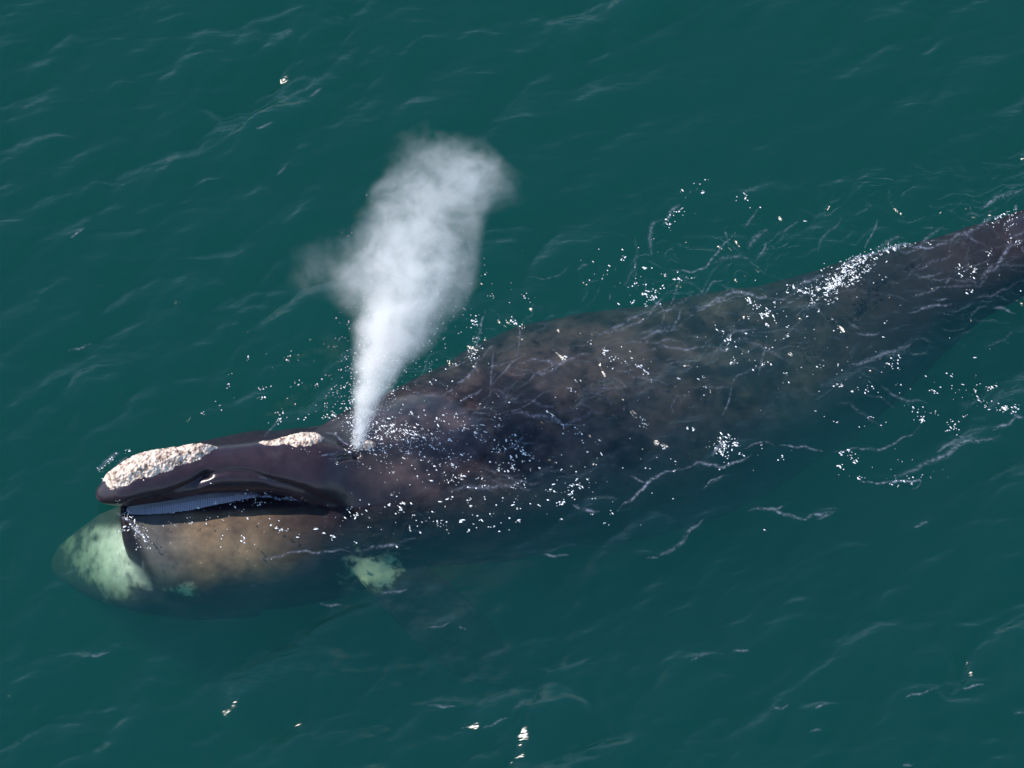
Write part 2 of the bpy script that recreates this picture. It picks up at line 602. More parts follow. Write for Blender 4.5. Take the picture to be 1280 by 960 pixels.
def build_whale_mesh():
    bm = bmesh.new()
    loft(bm, spline_stations(TC), 56, power=2.2)
    loft(bm, spline_stations(st_px(ROSTRUM)), 48, power=1.8, roll=ROLL, straight=True)
    loft(bm, spline_stations(st_px(JAW)), 48, power=2.4, straight=True)
    loft(bm, spline_stations(st_px(CHIN)), 40, straight=True)
    # flippers
    ax = Vector((1, 0.25, 0)).normalized()
    root = P(470, 702, -0.80)
    tip = P(640, 855, -2.5)
    d = (tip - root)
    ch = Vector((0.8, 0.6, 0.1))
    paddle(bm, [(root - d * 0.18, ch, 0.30, 0.16), (root + d * 0.10, ch, 0.36, 0.13), (root + d * 0.4, ch, 0.48, 0.10),
                (root + d * 0.7, ch, 0.46, 0.07), (root + d * 0.92, ch, 0.26, 0.04), (tip, ch, 0.06, 0.02)])
    root2 = P(520, 520, -1.1)
    tip2 = root2 + Vector((0.9, 1.5, -1.3))
    d = tip2 - root2
    ch = Vector((0.8, -0.5, 0.0))
    paddle(bm, [(root2 - d * 0.2, ch, 0.30, 0.16), (root2 + d * 0.10, ch, 0.36, 0.13), (root2 + d * 0.4, ch, 0.48, 0.10),
                (root2 + d * 0.7, ch, 0.46, 0.07), (root2 + d * 0.92, ch, 0.26, 0.04), (tip2, ch, 0.06, 0.02)])
    # flukes, beyond the frame
    end = TC[-2][0]
    t = (TC[-1][0] - TC[-4][0])
    t.z = 0
    t.normalize()
    sd = Vector((-t.y, t.x, 0))
    for s in (-1, 1):
        paddle(bm, [(end, t, 0.45, 0.12), (end + sd * s * 0.6 + t * 0.1, t, 0.48, 0.09), (end + sd * s * 1.3 + t * 0.3, t, 0.36, 0.06),
                    (end + sd * s * 2.0 + t * 0.55, t, 0.2, 0.04), (end + sd * s * 2.5 + t * 0.8, t, 0.05, 0.02)])
    bmesh.ops.recalc_face_normals(bm, faces=bm.faces)
    me = bpy.data.meshes.new("whale_rough")
    bm.to_mesh(me)
    bm.free()
    tmp = bpy.data.objects.new("whale_rough", me)
    COL.objects.link(tmp)
    md = tmp.modifiers.new("r", 'REMESH')
    md.mode = 'VOXEL'
    md.voxel_size = 0.026
    sm = tmp.modifiers.new("s", 'SMOOTH')
    sm.factor = 0.5
    sm.iterations = 24
    dg = bpy.context.evaluated_depsgraph_get()
    res = bpy.data.meshes.new_from_object(tmp.evaluated_get(dg))
    bpy.data.objects.remove(tmp)
    bpy.data.meshes.remove(me)
    res.name = "whale"
    return res


wm = build_whale_mesh()
nv = len(wm.vertices)
co = np.empty(nv * 3)
wm.vertices.foreach_get("co", co)
co = co.reshape(-1, 3)
no = np.empty(nv * 3)
wm.vertices.foreach_get("normal", no)
no = no.reshape(-1, 3)


def to_px(p):
    """World points -> photograph pixels."""
    p = np.asarray(p, dtype=float) - np.array(EYE)
    f = p @ np.array(FWD)
    k = DIST * 1280.0 / FRAME_W
    return np.stack([640 + (p @ np.array(RIGHT)) / f * k, 480 - (p @ np.array(UP)) / f * k], -1)


def fbm(pts, scale, octs=4, off=0.0):
    out = np.empty(len(pts))
    for i, p in enumerate(pts):
        out[i] = mnoise.fractal(Vector((p[0] * scale + off, p[1] * scale, p[2] * scale)), 1.0, 2.0, octs)
    return out


def fbm_field(pts, lam, seed, pw=2.0):
    """Cheap smooth noise at points from the periodic fields on three planes."""
    f = field(1.0 / (KK ** 2 + (2 * np.pi / lam) ** 2) ** pw, seed)
    j, i = grid_ix(pts[:, 0] + 0.37 * pts[:, 2], pts[:, 1] + 0.61 * pts[:, 2])
    return f[j, i]


PT_BLOW = P(440, 566, 0.33)

# blend the head into the trunk behind the blowholes
ed_ = np.empty(len(wm.edges) * 2, dtype=np.int32)
wm.edges.foreach_get("vertices", ed_)
ed_ = ed_.reshape(-1, 2)
deg_ = np.bincount(ed_.ravel(), minlength=nv).astype(float)
px0 = to_px(co)[:, 0]
wb_ = (smooth01((px0 - 396) / 46) * smooth01((640 - px0) / 60) * 0.9 * smooth01((co[:, 2] + 0.9) / 0.3))[:, None]
for _ in range(300):
    av = np.stack([np.bincount(ed_[:, 0], co[ed_[:, 1], k], nv) + np.bincount(ed_[:, 1], co[ed_[:, 0], k], nv) for k in range(3)], -1) / deg_[:, None]
    co = co + wb_ * (av - co)
wm.vertices.foreach_set("co", co.ravel())
wm.update()
wm.vertices.foreach_get("normal", (nb_ := np.empty(nv * 3)))
no = nb_.reshape(-1, 3)

# relief: furrow along the side of the rostrum, folds, blowholes on their mound
disp = np.zeros(nv)
pxy = to_px(co)
X, Y = pxy[:, 0], pxy[:, 1]
facing = no @ np.array(-FWD) > 0
nearside = facing & (co[:, 2] > -0.35)


def px_line(pts):
    pts = np.array(pts, float)
    best = np.full(nv, 1e9)
    for (x0, y0), (x1, y1) in zip(pts[:-1], pts[1:]):
        dx, dy = x1 - x0, y1 - y0
        t = np.clip(((X - x0) * dx + (Y - y0) * dy) / (dx * dx + dy * dy), 0, 1)
        best = np.minimum(best, np.hypot(X - x0 - t * dx, Y - y0 - t * dy))
    return best


def groove(pts, width, depth):
    global disp
    d_ = px_line(pts)
    disp = disp - depth * np.exp(-(d_ / width) ** 2) * nearside


groove([(168, 633), (195, 627), (225, 616), (245, 604), (258, 594)], 6.0, 0.09)
groove([(258, 594), (285, 588), (312, 590), (335, 599)], 4.0, 0.035)      # furrow below the bonnet
groove([(150, 640), (200, 636), (250, 630), (300, 622), (350, 620)], 3.5, 0.05)   # mouth line
groove([(340, 602), (380, 612), (420, 632), (460, 662), (500, 690)], 5.0, 0.05)    # lip line to the corner of the mouth
groove([(425, 556), (436, 562), (447, 569)], 3.0, 0.06)                  # blowholes
groove([(424, 574), (436, 572), (448, 571)], 3.0, 0.05)
d_b = np.hypot((X - 432) / 26, (Y - 562) / 14)
disp += 0.05 * np.exp(-d_b ** 2) * nearside
disp += 0.010 * fbm_field(co, 0.9, 51, 2.8)
co2 = co + no * disp[:, None]
wm.vertices.foreach_set("co", co2.ravel())
wm.update()
co = co2

# skin colour for each vertex, with shade on the flanks painted in
mott = fbm_field(co, 1.6, 61, 2.3)
mott2 = fbm_field(co, 0.6, 62, 2.0)
mott3 = fbm_field(co, 0.2, 64, 1.7)
hd_ = smooth01((470 - X) / 70)[:, None]
col = np.array([0.026, 0.016, 0.022]) * hd_ + np.array([0.018, 0.0165, 0.0205]) * (1 - hd_)
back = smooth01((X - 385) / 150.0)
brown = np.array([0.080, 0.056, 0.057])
upper = smooth01((no[:, 2] - 0.55) / 0.42) * (1 - 0.85 * smooth01((X - 930) / 190))  # brown only on upward faces; flanks left dark to imitate shade
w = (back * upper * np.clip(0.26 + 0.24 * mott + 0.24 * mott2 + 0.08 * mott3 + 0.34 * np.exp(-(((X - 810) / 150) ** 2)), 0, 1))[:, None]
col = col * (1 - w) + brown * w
# lower lip: tan film of growth, dark front edge
lipm = smooth01((Y - (640 - 0.04 * (X - 140))) / 10) * smooth01((430 - X) / 120) * smooth01((X - 146 - (Y - 640) * 0.40 + 4 * mott2) / 30) * (co[:, 2] > -1.3) * facing
tan = np.array([0.25, 0.165, 0.105])
lt = np.clip(0.60 + 0.09 * mott2 + 0.08 * mott + 0.05 * mott3, 0.05, 1) * (1 - 0.75 * smooth01((Y - 700) / 45)) * (1 - 0.5 * smooth01((X - 300) / 80))
w = (lipm * lt)[:, None]
gr_ = smooth01((X - 190) / 70)[:, None]
col = col * (1 - w) + (tan * gr_ + np.array([0.19, 0.165, 0.15]) * (1 - gr_)) * w
w = (smooth01((215 - X) / 60) * smooth01((-0.30 - co[:, 2]) / 0.25) * (1 - 0.6 * smooth01((Y - 715) / 35)))[:, None]  # jaw front toned to the water's brightness, painting its fade into the murk
col = col * (1 - w) + np.array([0.055, 0.058, 0.056]) * w
w = (0.85 * smooth01((X - 152 - (Y - 640) * 0.40) / 16) * smooth01((Y - 640) / 8) * smooth01((215 - X) / 25) * smooth01((co[:, 2] + 0.75) / 0.3) * facing)[:, None]
col = col * (1 - w) + np.array([0.115, 0.100, 0.095]) * w
# white blaze on the chin and belly
ch_d = np.hypot((X - 172) / 88, (Y - 690) / 60) + 0.12 * mott2 + 0.06 * mott3
chin_zone = smooth01((-0.22 - co[:, 2]) / 0.12) * smooth01((156 + (Y - 640) * 0.42 - X) / 10)
w = (smooth01((1.0 - ch_d) / 0.80) * chin_zone * smooth01((Y - 650) / 14) * np.clip(0.80 + 0.10 * mott2 + 0.08 * mott3, 0, 1))[:, None]
col = col * (1 - w) + np.array([0.78, 0.76, 0.70]) * w
for cx, cy_, rx, ry in ((110, 764, 26, 10), (225, 738, 26, 9), (462, 714, 32, 22), (395, 516, 22, 14)):
    d_ = np.hypot((X - cx) / rx, (Y - cy_) / ry) + 0.22 * mott2 + 0.2 * mott3
    w = (0.8 * smooth01((1.15 - d_) / 0.9) * (co[:, 2] < -0.3) * facing)[:, None]
    col = col * (1 - w) + np.array([0.62, 0.60, 0.45]) * w
# near flipper, paler grey
flip = smooth01((Y - 700) / 40) * smooth01((X - 420) / 30) * (co[:, 2] < -0.85) * (np.hypot((X - 560) / 150, (Y - 790) / 110) < 1.1)
w = (flip * np.clip(0.45 + 0.2 * mott2 + 0.35 * mott3, 0, 1))[:, None]
col = col * (1 - w) + np.array([0.046, 0.040, 0.044]) * w
# dark leading edge of the lip
w = (0.9 * np.exp(-((X - 150 - (Y - 640) * 0.44) / 9) ** 2) * smooth01((Y - 640) / 8) * smooth01((735 - Y) / 20) * facing)[:, None]
col = col * (1 - w) + np.array([0.022, 0.016, 0.020]) * w
w = (0.92 * smooth01((150 + (Y - 640) * 0.44 - X) / 4 + 1) * smooth01((co[:, 2] + 0.52) / 0.1) * smooth01((Y - 634) / 5) * (X < 176))[:, None]
col = col * (1 - w) + np.array([0.022, 0.017, 0.020]) * w
# pale scars
scar = (fbm_field(co, 0.12, 63) > 2.55) * (co[:, 2] > -0.8)
col[scar.astype(bool)] *= 1.6

att = wm.color_attributes.new("pigment_and_shade", 'FLOAT_COLOR', 'POINT')
buf = np.ones((nv, 4), np.float32)
buf[:, :3] = np.clip(col, 0.01, 0.8)
att.data.foreach_set("color", buf.ravel())
wm.polygons.foreach_set("use_smooth", np.ones(len(wm.polygons), dtype=bool))

m_, N, L = new_mat("whale_skin")
out = N.new("ShaderNodeOutputMaterial")
b = N.new("ShaderNodeBsdfPrincipled")
va = N.new("ShaderNodeAttribute")
va.attribute_name = "pigment_and_shade"
tc = N.new("ShaderNodeTexCoord")
nz = N.new("ShaderNodeTexNoise")
nz.inputs["Scale"].default_value = 9.0
nz.inputs["Detail"].default_value = 6.0
nz.inputs["Roughness"].default_value = 0.65
L.new(tc.outputs["Object"], nz.inputs["Vector"])
rmp = N.new("ShaderNodeMapRange")
rmp.inputs["From Min"].default_value = 0.3
rmp.inputs["From Max"].default_value = 0.7
rmp.inputs["To Min"].default_value = 0.82
rmp.inputs["To Max"].default_value = 1.18
L.new(nz.outputs[0], rmp.inputs["Value"])
mul = N.new("ShaderNodeVectorMath")
mul.operation = 'SCALE'
L.new(va.outputs["Color"], mul.inputs[0])
L.new(rmp.outputs[0], mul.inputs["Scale"])
L.new(mul.outputs[0], b.inputs["Base Color"])
b.inputs["Roughness"].default_value = 0.28
# wet skin shines in the air; under water its index is close to the water's and it does not
gz = N.new("ShaderNodeNewGeometry")
sz_ = N.new("ShaderNodeSeparateXYZ")
L.new(gz.outputs["Position"], sz_.inputs[0])
ms_ = N.new("ShaderNodeMapRange")
ms_.inputs["From Min"].default_value = -0.01
ms_.inputs["From Max"].default_value = 0.03
ms_.inputs["To Min"].default_value = 0.02
ms_.inputs["To Max"].default_value = 0.42
L.new(sz_.outputs["Z"], ms_.inputs["Value"])
L.new(ms_.outputs[0], b.inputs["Specular IOR Level"])
bp = N.new("ShaderNodeBump")
bp.inputs["Strength"].default_value = 0.12
bp.inputs["Distance"].default_value = 0.02
L.new(nz.outputs[0], bp.inputs["Height"])
L.new(bp.outputs[0], b.inputs["Normal"])
L.new(b.outputs[0], out.inputs[0])
wm.materials.append(m_)
whale = bpy.data.objects.new("whale", wm)
link(whale)
tag(whale, "black right whale lying at the surface with pale rough callosities on its head", "whale")

bm = bmesh.new()
bm.from_mesh(wm)
BVH = BVHTree.FromBMesh(bm)
bm.free()


def on_whale(px, py):
    loc, n_, i_, d_ = BVH.ray_cast(EYE, ray(px, py))
    return loc


# ---- callosities: raised rough patches built over the skin
def callosity_mat():
    m, N, L = new_mat("callosity_crust")
    out = N.new("ShaderNodeOutputMaterial")
    b = N.new("ShaderNodeBsdfPrincipled")
    tc = N.new("ShaderNodeTexCoord")
    vo = N.new("ShaderNodeTexVoronoi")
    vo.inputs["Scale"].default_value = 26.0
    L.new(tc.outputs["Object"], vo.inputs["Vector"])
    nz = N.new("ShaderNodeTexNoise")
    nz.inputs["Scale"].default_value = 14.0
    nz.inputs["Detail"].default_value = 5.0
    L.new(tc.outputs["Object"], nz.inputs["Vector"])
    rp = N.new("ShaderNodeValToRGB")
    rp.color_ramp.elements[0].position = 0.34
    rp.color_ramp.elements[0].color = (0.20, 0.12, 0.09, 1)
    rp.color_ramp.elements[1].position = 0.55
    rp.color_ramp.elements[1].color = (0.74, 0.59, 0.48, 1)
    L.new(nz.outputs[0], rp.inputs[0])
    L.new(rp.outputs[0], b.inputs["Base Color"])
    b.inputs["Roughness"].default_value = 0.8
    bp = N.new("ShaderNodeBump")
    bp.inputs["Strength"].default_value = 0.9
    bp.inputs["Distance"].default_value = 0.03
    L.new(vo.outputs["Distance"], bp.inputs["Height"])
    L.new(bp.outputs[0], b.inputs["Normal"])
    L.new(b.outputs[0], out.inputs[0])
    return m


CM = callosity_mat()


def poly_dist(px, py, poly):
    """Signed distance to a polygon (positive inside)."""
    poly = np.asarray(poly, float)
    inside = np.zeros(px.shape, bool)
    best = np.full(px.shape, 1e9)
    n = len(poly)
    for i in range(n):
        x0, y0 = poly[i]
        x1, y1 = poly[(i + 1) % n]
        dx, dy = x1 - x0, y1 - y0
        t = np.clip(((px - x0) * dx + (py - y0) * dy) / (dx * dx + dy * dy + 1e-12), 0, 1)
        best = np.minimum(best, np.hypot(px - x0 - t * dx, py - y0 - t * dy))
        cond = ((y0 > py) != (y1 > py)) & (px < (x1 - x0) * (py - y0) / (y1 - y0 + 1e-12) + x0)
        inside ^= cond
    return np.where(inside, best, -best)


def crust(name, near_px, far_plan=None, thick=0.05, cell=0.011, rough=0.035, seed=0, label=None):
    """near_px: the outline toward the camera in pixels; far_plan: the rest of it as offsets to the mirrored side."""
    plan = []
    for px, py in near_px:
        q = on_whale(px, py)
        if q is None:
            q = P(px, py, 0.55)
        plan.append((q.x, q.y))
    if far_plan:
        plan += far_plan
    poly = np.array(plan)
    x0, y0 = poly.min(0) - 0.04
    x1, y1 = poly.max(0) + 0.04
    xs = np.arange(x0, x1, cell)
    ys = np.arange(y0, y1, cell)
    XX, YY = np.meshgrid(xs, ys)
    sd = poly_dist(XX, YY, poly)
    f = np.zeros(XX.shape)
    Z = np.full(XX.shape, np.nan)
    for j in range(XX.shape[0]):
        for i in range(XX.shape[1]):
            n1 = mnoise.fractal(Vector((XX[j, i] * 9 + seed, YY[j, i] * 9, 0)), 1.0, 2.0, 3)
            sd[j, i] += 0.045 * n1
            if sd[j, i] > -0.02:
                loc, nn, ii, dd = BVH.ray_cast(Vector((XX[j, i], YY[j, i], 3)), Vector((0, 0, -1)))
                if loc is None or loc.z < 0.16:      # past the edge of the jaw
                    continue
                w = smooth01(np.array((sd[j, i] + 0.01) / (0.05 + 0.8 * thick))).item()
                cellv = mnoise.voronoi(Vector((XX[j, i] * 17 + seed, YY[j, i] * 17, 0)))[0][0]
                n2 = mnoise.fractal(Vector((XX[j, i] * 24, YY[j, i] * 24 + seed, 1.7)), 1.0, 2.0, 3)
                pit = max(0.0, n2 - 0.25)
                Z[j, i] = loc.z - 0.012 + w * (thick + 0.6 * rough * (0.55 - cellv) + 0.6 * rough * n2 - rough * 1.6 * pit) - (0.03 if w < 0.05 else 0)
    idx = -np.ones(Z.shape, int)
    ok = ~np.isnan(Z)
    idx[ok] = np.arange(ok.sum())
    v = np.stack([XX[ok], YY[ok], Z[ok]], -1)
    a, b_, c, d = idx[:-1, :-1], idx[:-1, 1:], idx[1:, 1:], idx[1:, :-1]
    k = (a >= 0) & (b_ >= 0) & (c >= 0) & (d >= 0)
    q = np.stack([a[k], b_[k], c[k], d[k]], -1)
    me = mesh_np(name, v, q)
    me.materials.append(CM)
    o = bpy.data.objects.new(name, me)
    link(o, whale)
    if label:
        o["label"] = label
    return o


RIDGE = []
for px, py, a, b, z in ROSTRUM[:-1]:
    c = P(px, py, z)
    r_ = -ROLL * min(1.0, max(0.0, (500 - px) / (381 * 0.35)))
    RIDGE.append(Vector((c.x, c.y + b * math.sin(r_), 0)))


def mirror_plan(near_px, grow=0.9):
    """Mirror of the outline about the ridge of the upper jaw, in plan."""
    out = []
    for px, py in reversed(near_px):
        q = on_whale(px, py)
        if q is None:
            continue
        q = Vector((q.x, q.y, 0))
        best = None
        for a, b in zip(RIDGE[:-1], RIDGE[1:]):
            d = b - a
            t = min(1, max(0, (q - a).dot(d) / d.dot(d)))
            c = a + d * t
            if best is None or (c - q).length < (best - q).length:
                best = c
        m = best + (best - q) * grow
        if q.y > best.y:
            m = Vector((q.x, q.y + 0.10, 0))
        out.append((m.x, m.y))
    return out


bonnet_near = [(133, 611), (139, 615), (148, 613), (158, 608), (169, 605), (183, 600), (197, 596), (208, 592), (222, 584), (242, 578), (256, 572), (264, 567), (272, 562)]
crust("callosity", bonnet_near, mirror_plan(bonnet_near), 0.11, 0.010, 0.036, 3.0, "large pale bonnet callosity on the tip of the upper jaw")
rear_near = [(322, 556), (345, 557), (366, 559), (380, 561), (392, 559), (402, 554), (408, 549)]
crust("callosity", rear_near, mirror_plan(rear_near, 0.8), 0.045, 0.011, 0.03, 9.0, "narrow tan callosity in front of the blowholes")
post = [(452, 552), (457, 549), (464, 549), (469, 553), (470, 560), (465, 565), (457, 564), (452, 559)]
crust("callosity", post, None, 0.04, 0.011, 0.03, 15.0, "small round tan callosity behind the blowholes")

# ---- baleen: the grey plates hanging between upper jaw and lip
def build_baleen():
    tl_ = [(158, 638), (180, 635), (210, 630.5), (240, 625.5), (270, 621), (300, 617.5), (322, 618)]
    bl_ = [(164, 642), (180, 642.5), (210, 640.5), (240, 636.5), (270, 630), (300, 624), (322, 620)]

    def hit(l):
        # a smooth line just in front of the skin
        tt_ = [((on_whale(x, y) or P(x, y, 0.0)) - EYE).length for x, y in l]
        xs_ = [p[0] for p in l]
        k1_, k0_ = np.polyfit(xs_, tt_, 1)
        off_ = max(k1_ * x + k0_ - t for x, t in zip(xs_, tt_))
        return [EYE + ray(x, y) * float(k1_ * x + k0_ - min(off_, 0.10) - 0.03) for x, y in l]
    top, bot = hit(tl_), hit(bl_)
    bm = bmesh.new()
    n = 64
    def at(l, t):
        f = t * (len(l) - 1)
        i = min(int(f), len(l) - 2)
        return l[i].lerp(l[i + 1], f - i)
    outw = Vector((0, -1, 0.25)).normalized()
    for k in range(n):
        t0_, t1_ = k / n, (k + 0.82) / n
        a0, a1, b0, b1 = at(top, t0_), at(top, t1_), at(bot, t0_), at(bot, t1_)
        o1 = outw * (0.014 + 0.016 * random.random())
        vs = [bm.verts.new(p) for p in (a0 + o1, a1 + o1 * 0.5, b1 + o1 * 0.5, b0 + o1, a0 - outw * 0.08, a1 - outw * 0.08, b1 - outw * 0.08, b0 - outw * 0.08)]
        for f in ((0, 1, 2, 3), (7, 6, 5, 4), (0, 4, 5, 1), (1, 5, 6, 2), (2, 6, 7, 3), (3, 7, 4, 0)):
            bm.faces.new([vs[i] for i in f])
    bmesh.ops.recalc_face_normals(bm, faces=bm.faces)
    me = bpy.data.meshes.new("baleen")
    bm.to_mesh(me)
    bm.free()
    m, N, L = new_mat("baleen_plate")
    out = N.new("ShaderNodeOutputMaterial")
    b = N.new("ShaderNodeBsdfPrincipled")
    b.inputs["Base Color"].default_value = (0.52, 0.50, 0.58, 1)
    b.inputs["Roughness"].default_value = 0.35
    L.new(b.outputs[0], out.inputs[0])
    me.materials.append(m)
    o = bpy.data.objects.new("baleen", me)
    o["kind"] = "stuff"
    link(o, whale)


build_baleen()


# ------------------------------------------------------------------ blow
def build_blow():
    axis = [  # x, y, z, radius, density
        (446, 561, 0.36, 0.07, 15.0),
        (447.5, 552, 0.45, 0.085, 13.0),
        (449.5, 542, 0.55, 0.105, 11.5),
        (452, 531, 0.67, 0.13, 9.5),
        (454.5, 518, 0.80, 0.16, 8.0),
        (458, 503, 0.96, 0.20, 8.0),
        (463, 485, 1.14, 0.25, 7.2),
        (469, 464, 1.35, 0.31, 6.6),
        (477, 440, 1.62, 0.38, 6.0),
        (488, 415, 1.88, 0.47, 5.0),
        (503, 392, 2.10, 0.56, 2.6),
        (495, 345, 2.45, 0.80, 1.35),
        (548, 352, 2.55, 0.60, 1.15),
        (522, 290, 2.95, 0.84, 1.1),
        (545, 232, 3.35, 0.76, 0.9),
        (604, 228, 3.55, 0.54, 0.55),
        (572, 196, 3.65, 0.48, 0.5),
        (440, 335, 2.30, 0.58, 0.5),
        (385, 338, 2.20, 0.42, 0.35),
        (420, 430, 1.50, 0.65, 0.12),
    ]
    c0 = P(500, 380, 2.2)
    bm = bmesh.new()
    for px, py, z, r, dn in axis:
        mt = Matrix.Translation(P(px, py, z) - c0)
        bmesh.ops.create_icosphere(bm, subdivisions=2, radius=r * 1.25, matrix=mt)
    me0 = bpy.data.meshes.new("blow_rough")
    bm.to_mesh(me0)
    bm.free()
    tmp = bpy.data.objects.new("blow_rough", me0)
    COL.objects.link(tmp)
    md = tmp.modifiers.new("r", 'REMESH')
    md.mode = 'VOXEL'
    md.voxel_size = 0.035
    dg = bpy.context.evaluated_depsgraph_get()
    me = bpy.data.meshes.new_from_object(tmp.evaluated_get(dg))
    bpy.data.objects.remove(tmp)
    me.name = "blow"
    o = bpy.data.objects.new("blow", me)
    o.location = c0
    link(o)
    tag(o, "white misty blow rising from the whale's blowholes", "whale blow")
    m, N, L = new_mat("blow_mist")
    out = N.new("ShaderNodeOutputMaterial")
    tc = N.new("ShaderNodeTexCoord")
    # warp
    nw = N.new("ShaderNodeTexNoise")
    nw.inputs["Scale"].default_value = 1.5
    nw.inputs["Detail"].default_value = 5.0
    L.new(tc.outputs["Object"], nw.inputs["Vector"])
    vsub = N.new("ShaderNodeVectorMath")
    vsub.operation = 'SUBTRACT'
    L.new(nw.outputs["Color"], vsub.inputs[0])
    vsub.inputs[1].default_value = (0.5, 0.5, 0.5)
    sep = N.new("ShaderNodeSeparateXYZ")
    L.new(tc.outputs["Object"], sep.inputs[0])
    hgt = math_node(N, L, 'MULTIPLY', math_node(N, L, 'MULTIPLY', math_node(N, L, 'ADD', sep.outputs["Z"], 1.3), 0.4, True), 0.95)
    vsc = N.new("ShaderNodeVectorMath")
    vsc.operation = 'SCALE'
    L.new(vsub.outputs[0], vsc.inputs[0])
    L.new(hgt, vsc.inputs["Scale"])
    pos = N.new("ShaderNodeVectorMath")
    pos.operation = 'ADD'
    L.new(tc.outputs["Object"], pos.inputs[0])
    L.new(vsc.outputs[0], pos.inputs[1])
    total = None
    for px, py, z, r, dn in axis:
        c = P(px, py, z) - c0
        ds = N.new("ShaderNodeVectorMath")
        ds.operation = 'DISTANCE'
        L.new(pos.outputs[0], ds.inputs[0])
        ds.inputs[1].default_value = c
        mr = N.new("ShaderNodeMapRange")
        mr.interpolation_type = 'SMOOTHSTEP'
        L.new(ds.outputs["Value"], mr.inputs["Value"])
        mr.inputs["From Min"].default_value = r * 1.2
        mr.inputs["From Max"].default_value = 0.0
        mr.inputs["To Min"].default_value = 0.0
        mr.inputs["To Max"].default_value = dn
        total = mr.outputs[0] if total is None else math_node(N, L, 'ADD', total, mr.outputs[0])
    n2 = N.new("ShaderNodeTexNoise")
    n2.inputs["Scale"].default_value = 3.8
    n2.inputs["Detail"].default_value = 7.0
    n2.inputs["Roughness"].default_value = 0.68
    L.new(pos.outputs[0], n2.inputs["Vector"])
    mr = N.new("ShaderNodeMapRange")
    mr.inputs["From Min"].default_value = 0.36
    mr.inputs["From Max"].default_value = 0.66
    mr.inputs["To Min"].default_value = 0.15
    mr.inputs["To Max"].default_value = 1.75
    L.new(n2.outputs[0], mr.inputs["Value"])
    den = math_node(N, L, 'MAXIMUM', math_node(N, L, 'SUBTRACT', math_node(N, L, 'MULTIPLY', total, mr.outputs[0]), 0.10), 0.0)
    pv = N.new("ShaderNodeVolumePrincipled")
    pv.inputs["Color"].default_value = (1.0, 0.985, 0.97, 1)
    pv.inputs["Anisotropy"].default_value = 0.2
    L.new(den, pv.inputs["Density"])
    L.new(pv.outputs[0], out.inputs["Volume"])
    m.cycles.volume_step_rate = 0.35
    me.materials.append(m)
    return o, axis, c0


blow, BLOW_AXIS, BLOW_C = build_blow()

# ------------------------------------------------------------------ droplets, foam, and sun glints built as white flecks
m_, N, L = new_mat("foam_glint_white")
out = N.new("ShaderNodeOutputMaterial")
b = N.new("ShaderNodeBsdfPrincipled")
b.inputs["Base Color"].default_value = (0.85, 0.85, 0.85, 1)
b.inputs["Roughness"].default_value = 0.25
L.new(b.outputs[0], out.inputs[0])
FOAM_GLINT = m_

ico = bmesh.new()
bmesh.ops.create_icosphere(ico, subdivisions=1, radius=1.0)
ICO_V = np.array([v.co[:] for v in ico.verts])
ICO_F = np.array([[v.index for v in f.verts] for f in ico.faces])
ico.free()


def drops_mesh(name, pts, sizes, stretch=None):
    pts = np.asarray(pts)
    n = len(pts)
    V = np.empty((n, 12, 3))
    r = np.random.default_rng(3)
    for i in range(n):
        s = sizes[i] * r.uniform(0.75, 1.3, 3)
        a = stretch[i] if stretch is not None else r.uniform(0, 6.28)
        e = r.choice([1.0, 1.0, 1.4, 2.0, 3.0]) if stretch is not None else r.uniform(1, 1.4)
        q = ICO_V * s * r.uniform(0.8, 1.2, (12, 1))
        q[:, 0] *= e
        q[:, 2] *= 0.6
        ca, sa = math.cos(a), math.sin(a)
        q = np.stack([q[:, 0] * ca - q[:, 1] * sa, q[:, 0] * sa + q[:, 1] * ca, q[:, 2]], -1)
        V[i] = q + pts[i]
    F = (ICO_F[None] + 12 * np.arange(n)[:, None, None]).reshape(-1, 3)
    me = mesh_np(name, V.reshape(-1, 3), F)
    me.materials.append(FOAM_GLINT)
    return me


def surf_pt(px, py):
    """Point on whatever shows first at that pixel: skin above the water, else the water."""
    w_ = P(px, py, 0.0)
    for _ in range(3):
        w_ = P(px, py, float(water_z(w_.x, w_.y)))
    q = on_whale(px, py)
    if q is not None and q.z > w_.z - 0.01:
        return q
    return w_


